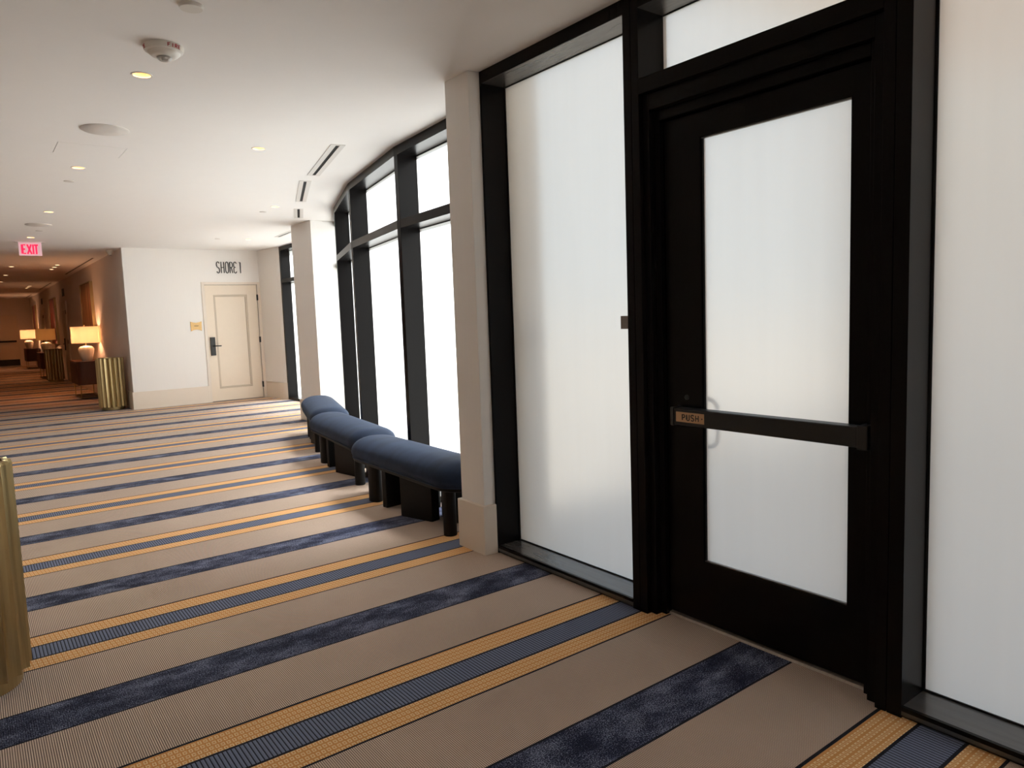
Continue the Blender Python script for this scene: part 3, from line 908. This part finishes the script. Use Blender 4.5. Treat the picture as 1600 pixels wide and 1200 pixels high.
# ------------------------------------------------------------------ SHORE 1 lettering, plaque
t = thing('room_sign', 'thin black SHORE 1 lettering on the white wall over the cream door', 'sign', (4.39, FAR_Y, 2.60))
cells = {'S': .0, 'H': .088, 'O': .174, 'R': .258, 'e': .336, '1': .432}
for ch, u0 in cells.items():
    bm = bmesh.new()
    for st in glyph(ch):
        ribbon(bm, [(a * .064, b * .224) for a, b in st], 0.0155, 0.012, lambda u, v, d, u0=u0: (-.243 + u0 + u, -d, v))
    obj('letter', bm, M['letter_black'], t)
t = thing('wall_plaque', 'small pinched brass plaque left of the cream door', 'sign', (3.678, FAR_Y, 1.45))
pts = [(-.105, .19), (-.05, .172), (0, .166), (.05, .172), (.107, .19), (.100, .002), (.05, .024), (0, .030), (-.05, .024), (-.100, 0)]
bm = bmesh.new()
a = [bm.verts.new((x, 0, z)) for x, z in pts]; b = [bm.verts.new((x, -.012, z)) for x, z in pts]
bm.faces.new(a); bm.faces.new(b[::-1])
for i in range(len(pts)): bm.faces.new((a[i], a[(i + 1) % len(pts)], b[(i + 1) % len(pts)], b[i]))
obj('plate', bm, M['brass_plate'], t)
bm = bmesh.new()
for k in range(5):
    ribbon(bm, [(-.04 + k * .017, .098), (-.034 + k * .017, .112), (-.028 + k * .017, .098), (-.022 + k * .017, .108)], .004, .001, lambda u, v, d: (u, -.012 - d, v))
obj('script', bm, M['letter_black'], t)

# sticker on the glass beside the door mullion
tag(box('window_sticker', (XG - .0012, XG - .0002, 2.700, 2.792, 1.460, 1.531), M['sticker']), 'small square grey sticker on the frosted pane beside the door mullion', 'sticker')

# ------------------------------------------------------------------ ceiling fixtures
def downlight(x, y, label, power, group, flush=False):
    t = thing('downlight', label, 'light', (x, y, ZC), 0.0, group)
    bm = bmesh.new(); n = 32; rings = []
    for r, z in ((.0485, .004), (.0485, -.003), (.058, -.004), (.060, .0)):
        rings.append([bm.verts.new((r * cos(2 * pi * k / n), r * sin(2 * pi * k / n), z)) for k in range(n)])
    for a, b in zip(rings, rings[1:]):
        for k in range(n): bm.faces.new((a[k], a[(k + 1) % n], b[(k + 1) % n], b[k]))
    obj('trim_ring', bm, M['white_plastic'], t, True)
    bm = bmesh.new(); lathe(bm, [(.0485, .001), (.040, .066)], 28, caps=False); obj('reflector_cup', bm, M['cup'], t, True)
    bm = bmesh.new(); lathe(bm, [(.040, .064), (.040, .072)] if not flush else [(.046, .0), (.046, .006)], 28); obj('lamp_disc', bm, M['lamp_disc_far' if flush else 'lamp_disc'], t)
    l = bpy.data.lights.new('downlight_lamp', 'SPOT'); l.energy = power; l.color = (1.0, 0.38, 0.12) if flush else (1.0, 0.56, 0.26)
    l.spot_size = radians(110); l.spot_blend = 0.9; l.shadow_soft_size = 0.03
    o = bpy.data.objects.new('downlight_lamp', l); COL.objects.link(o); o.parent = t; o.location = (0, 0, -.004 if flush else .058)
    return t
ML = ['round downlight nearest the camera, just below the fire alarm', 'round downlight beyond the ceiling access panel', 'third round downlight along the left row of the lobby',
      'round downlight just in front of the exit sign', 'round downlight nearest the windows in mid ceiling', 'round downlight beside the far slot diffuser', 'round downlight in front of the cream door']
for (x, y), lab_ in zip(DL_MAIN, ML): downlight(x, y, lab_, 3.5, 'lobby downlights')
CL = ['first of three close downlights by the corridor wall', 'second of three close downlights by the corridor wall', 'third of three close downlights by the corridor wall',
      'corridor downlight just below the exit sign', 'corridor downlight second below the exit sign', 'corridor downlight at the left picture edge',
      'nearest of the middle trio of corridor downlights', 'centre of the middle trio of corridor downlights', 'farthest of the middle trio of corridor downlights',
      'nearer downlight of the pair before the corridor end', 'farther downlight of the pair before the corridor end', 'far corridor downlight beyond the left picture edge']
for (x, y), lab_ in zip(DL_COR, CL): downlight(x, y, lab_, 9, 'corridor downlights', True)

SL = ['white slot diffuser nearest the camera, beside the windows', 'second white slot diffuser along the curved windows', 'third white slot diffuser, running up to the white pier', 'white slot diffuser beyond the white pier',
      'dark slot diffuser along the near corridor ceiling', 'middle slot diffuser of the corridor ceiling', 'farthest slot diffuser of the corridor ceiling']
for (a, b), lab_ in zip(SLOTS, SL):
    l, (ux, uy) = slotframe(a, b)
    t = thing('slot_diffuser', lab_, 'air vent', (a[0], a[1], ZC), atan2(uy, ux), 'ceiling slot diffusers')
    bm = bmesh.new()
    w = .062 if a[1] < 15 else .03
    bx(bm, 0, l, .016, w, -.004, 0); bx(bm, 0, l, -w, -.016, -.004, 0); bx(bm, 0, .03, -.016, .016, -.004, 0); bx(bm, l - .03, l, -.016, .016, -.004, 0)
    obj('flange', bm, M['slot_flange'], t)
    box('slot', (.031, l - .031, -.0175, .0175, .001, .004), M['dark_slot'], t)

def disc(name, label, cat, x, y, r, h, m, group=None, soft=.35):
    t = thing(name, label, cat, (x, y, ZC), 0, group)
    bm = bmesh.new(); lathe(bm, [(r, 0), (r, -h * soft), (r * .93, -h), (r * .2, -h * 1.02)], 40)
    obj('cover', bm, M[m], t, True)
    return t
s = disc('ceiling_speaker', 'large round white ceiling speaker above the access panel', 'speaker', .975, 6.31, .165, .012, 'plate_grey', 'ceiling speakers')
disc('ceiling_speaker', 'farther round white ceiling speaker near the exit sign', 'speaker', .96, 12.31, .165, .012, 'plate_grey', 'ceiling speakers')
disc('detector', 'small round white detector at the top picture edge', 'detector', .981, 3.715, .055, .016, 'white_plastic')
SPR = [((.972, 8.64), 'flat sprinkler cover just past the second left downlight'), ((3.36, 9.94), 'flat sprinkler cover beside the window side downlight'), ((3.67, 13.31), 'flat sprinkler cover in front of the cream door'), ((1.02, 13.05), 'flat sprinkler cover in front of the exit sign'), ((1.07, 19.69), 'flat sprinkler cover in the corridor below the exit sign')]
for (x, y), lab_ in SPR: disc('sprinkler_cover', lab_, 'sprinkler', x, y, .048, .006, 'plate_grey', 'sprinkler covers')
t = thing('access_panel', 'square flush ceiling access panel beside the round speaker', 'panel', (.971, 7.1025, ZC))
box('panel', (-.246, .246, -.2135, .2135, -.001, .012), M['ceiling'], t, 0.001)

# fire alarm with red lettering
t = thing('fire_alarm', 'white round ceiling fire alarm with red FIRE lettering and clear strobe', 'alarm', (.985, 4.325, ZC))
bm = bmesh.new()
lathe(bm, [(.099, 0), (.100, -.005), (.0955, -.029), (.082, -.034), (.079, -.040), (.062, -.054), (.046, -.057)], 48)
obj('housing', bm, M['white_plastic'], t, True)
bm = bmesh.new(); lathe(bm, [(.040, -.052), (.038, -.064), (.028, -.074), (.010, -.079)], 32); obj('strobe_lens', bm, M['dome'], t, True)
bm = bmesh.new(); bx(bm, -.012, .012, -.006, .006, -.068, -.054); obj('strobe_lamp', bm, M['plate_grey'], t, bevel=.002)
def ring_word(word, a_mid):
    bm = bmesh.new(); hgt = .0175; wd = .0135
    for i, ch in enumerate(word):
        a0 = a_mid + (i - (len(word) - 1) / 2) * 0.20
        for st in glyph(ch):
            def T(u, v, d, a0=a0):
                ang = a0 + u / .098; r = .0998 - .0033 * ((.0175 - v) / .0175) + d + .0004
                return (r * cos(ang), r * sin(ang), -.0255 + v)
            ribbon(bm, [((p - .5) * wd, q * hgt) for p, q in st], .0038, .0010, T)
    return bm
for am in (-70, 50, 170):
    obj('fire_lettering', ring_word('FIRE', radians(am)), M['red'], t)

# exit sign
t = thing('exit_sign', 'edge lit red EXIT sign hanging from the ceiling at the corridor mouth', 'sign', (.997, 14.70, ZC))
box('canopy', (-.215, .215, -.05, .05, -.012, 0), M['plate_grey'], t, .003)
box('panel', (-.163, .163, -.006, .006, -.232, -.012), M['exit_panel'], t, .001)
for ch, u0, wd in (('E', -.118, .056), ('X', -.045, .064), ('I', .030, .024), ('T', .056, .058)):
    bm = bmesh.new()
    for st in glyph(ch):
        ribbon(bm, [(p * wd, q * .160) for p, q in st], .025, .003, lambda u, v, d, u0=u0: (u0 + u, -.006 - d, -.205 + v))
    obj('letter', bm, M['exit_red'], t)

# security camera at the corridor corner
t = thing('security_camera', 'small white dome camera at the ceiling by the corridor corner', 'camera', (2.36, 15.85, ZC))
bm = bmesh.new(); lathe(bm, [(.075, 0), (.075, -.03), (.06, -.05), (.055, -.055)], 28); obj('housing', bm, M['white_plastic'], t, True)
bm = bmesh.new(); lathe(bm, [(.05, -.053), (.045, -.075), (.028, -.094), (.008, -.1)], 24); obj('dome', bm, M['white_plastic'], t, True)
bm = bmesh.new(); lathe(bm, [(.022, -.094), (.018, -.104), (.006, -.106)], 16); obj('lens', bm, M['black_metal'], t, True)

# ------------------------------------------------------------------ outside, seen blurred through the frosted glass
struct(box('pavement', (2.8, 120, -70, 90, -0.3, -0.1), M['concrete']))
struct(box('canopy', (2.95, 11.2, -1.2, 4.1, 4.3, 4.45), M['soffit']))  # unseen canopy, sized to keep sun off the door-wall panes
struct(box('canopy_post', (6.2, 6.5, -1.1, -.8, -.1, 4.3), M['soffit']))
struct(box('wall_dimmer', (12.0, 12.3, -9, 5.2, -.1, 5.5), M['tan_wall']))  # wall added to dim what shows through the right-hand pane
struct(box('soffit_glow', (4.9, 8.6, -1.1, 2.7, 3.5, 3.62), M['soffit_warm']))  # added lower soffit, its peach colour standing in for warm lamplight
struct(box('wall_fin', (3.02, 3.30, 3.80, 3.93, -.1, 4.3), M['soffit']))
t = thing('outdoor_fixture', 'small dark maroon fixture blurred behind the left frosted pane', 'fixture', (3.12, 3.80, 1.36))
box('body', (-.045, .045, -.09, 0, 0, .11), M['outdoor_post'], t, .01)
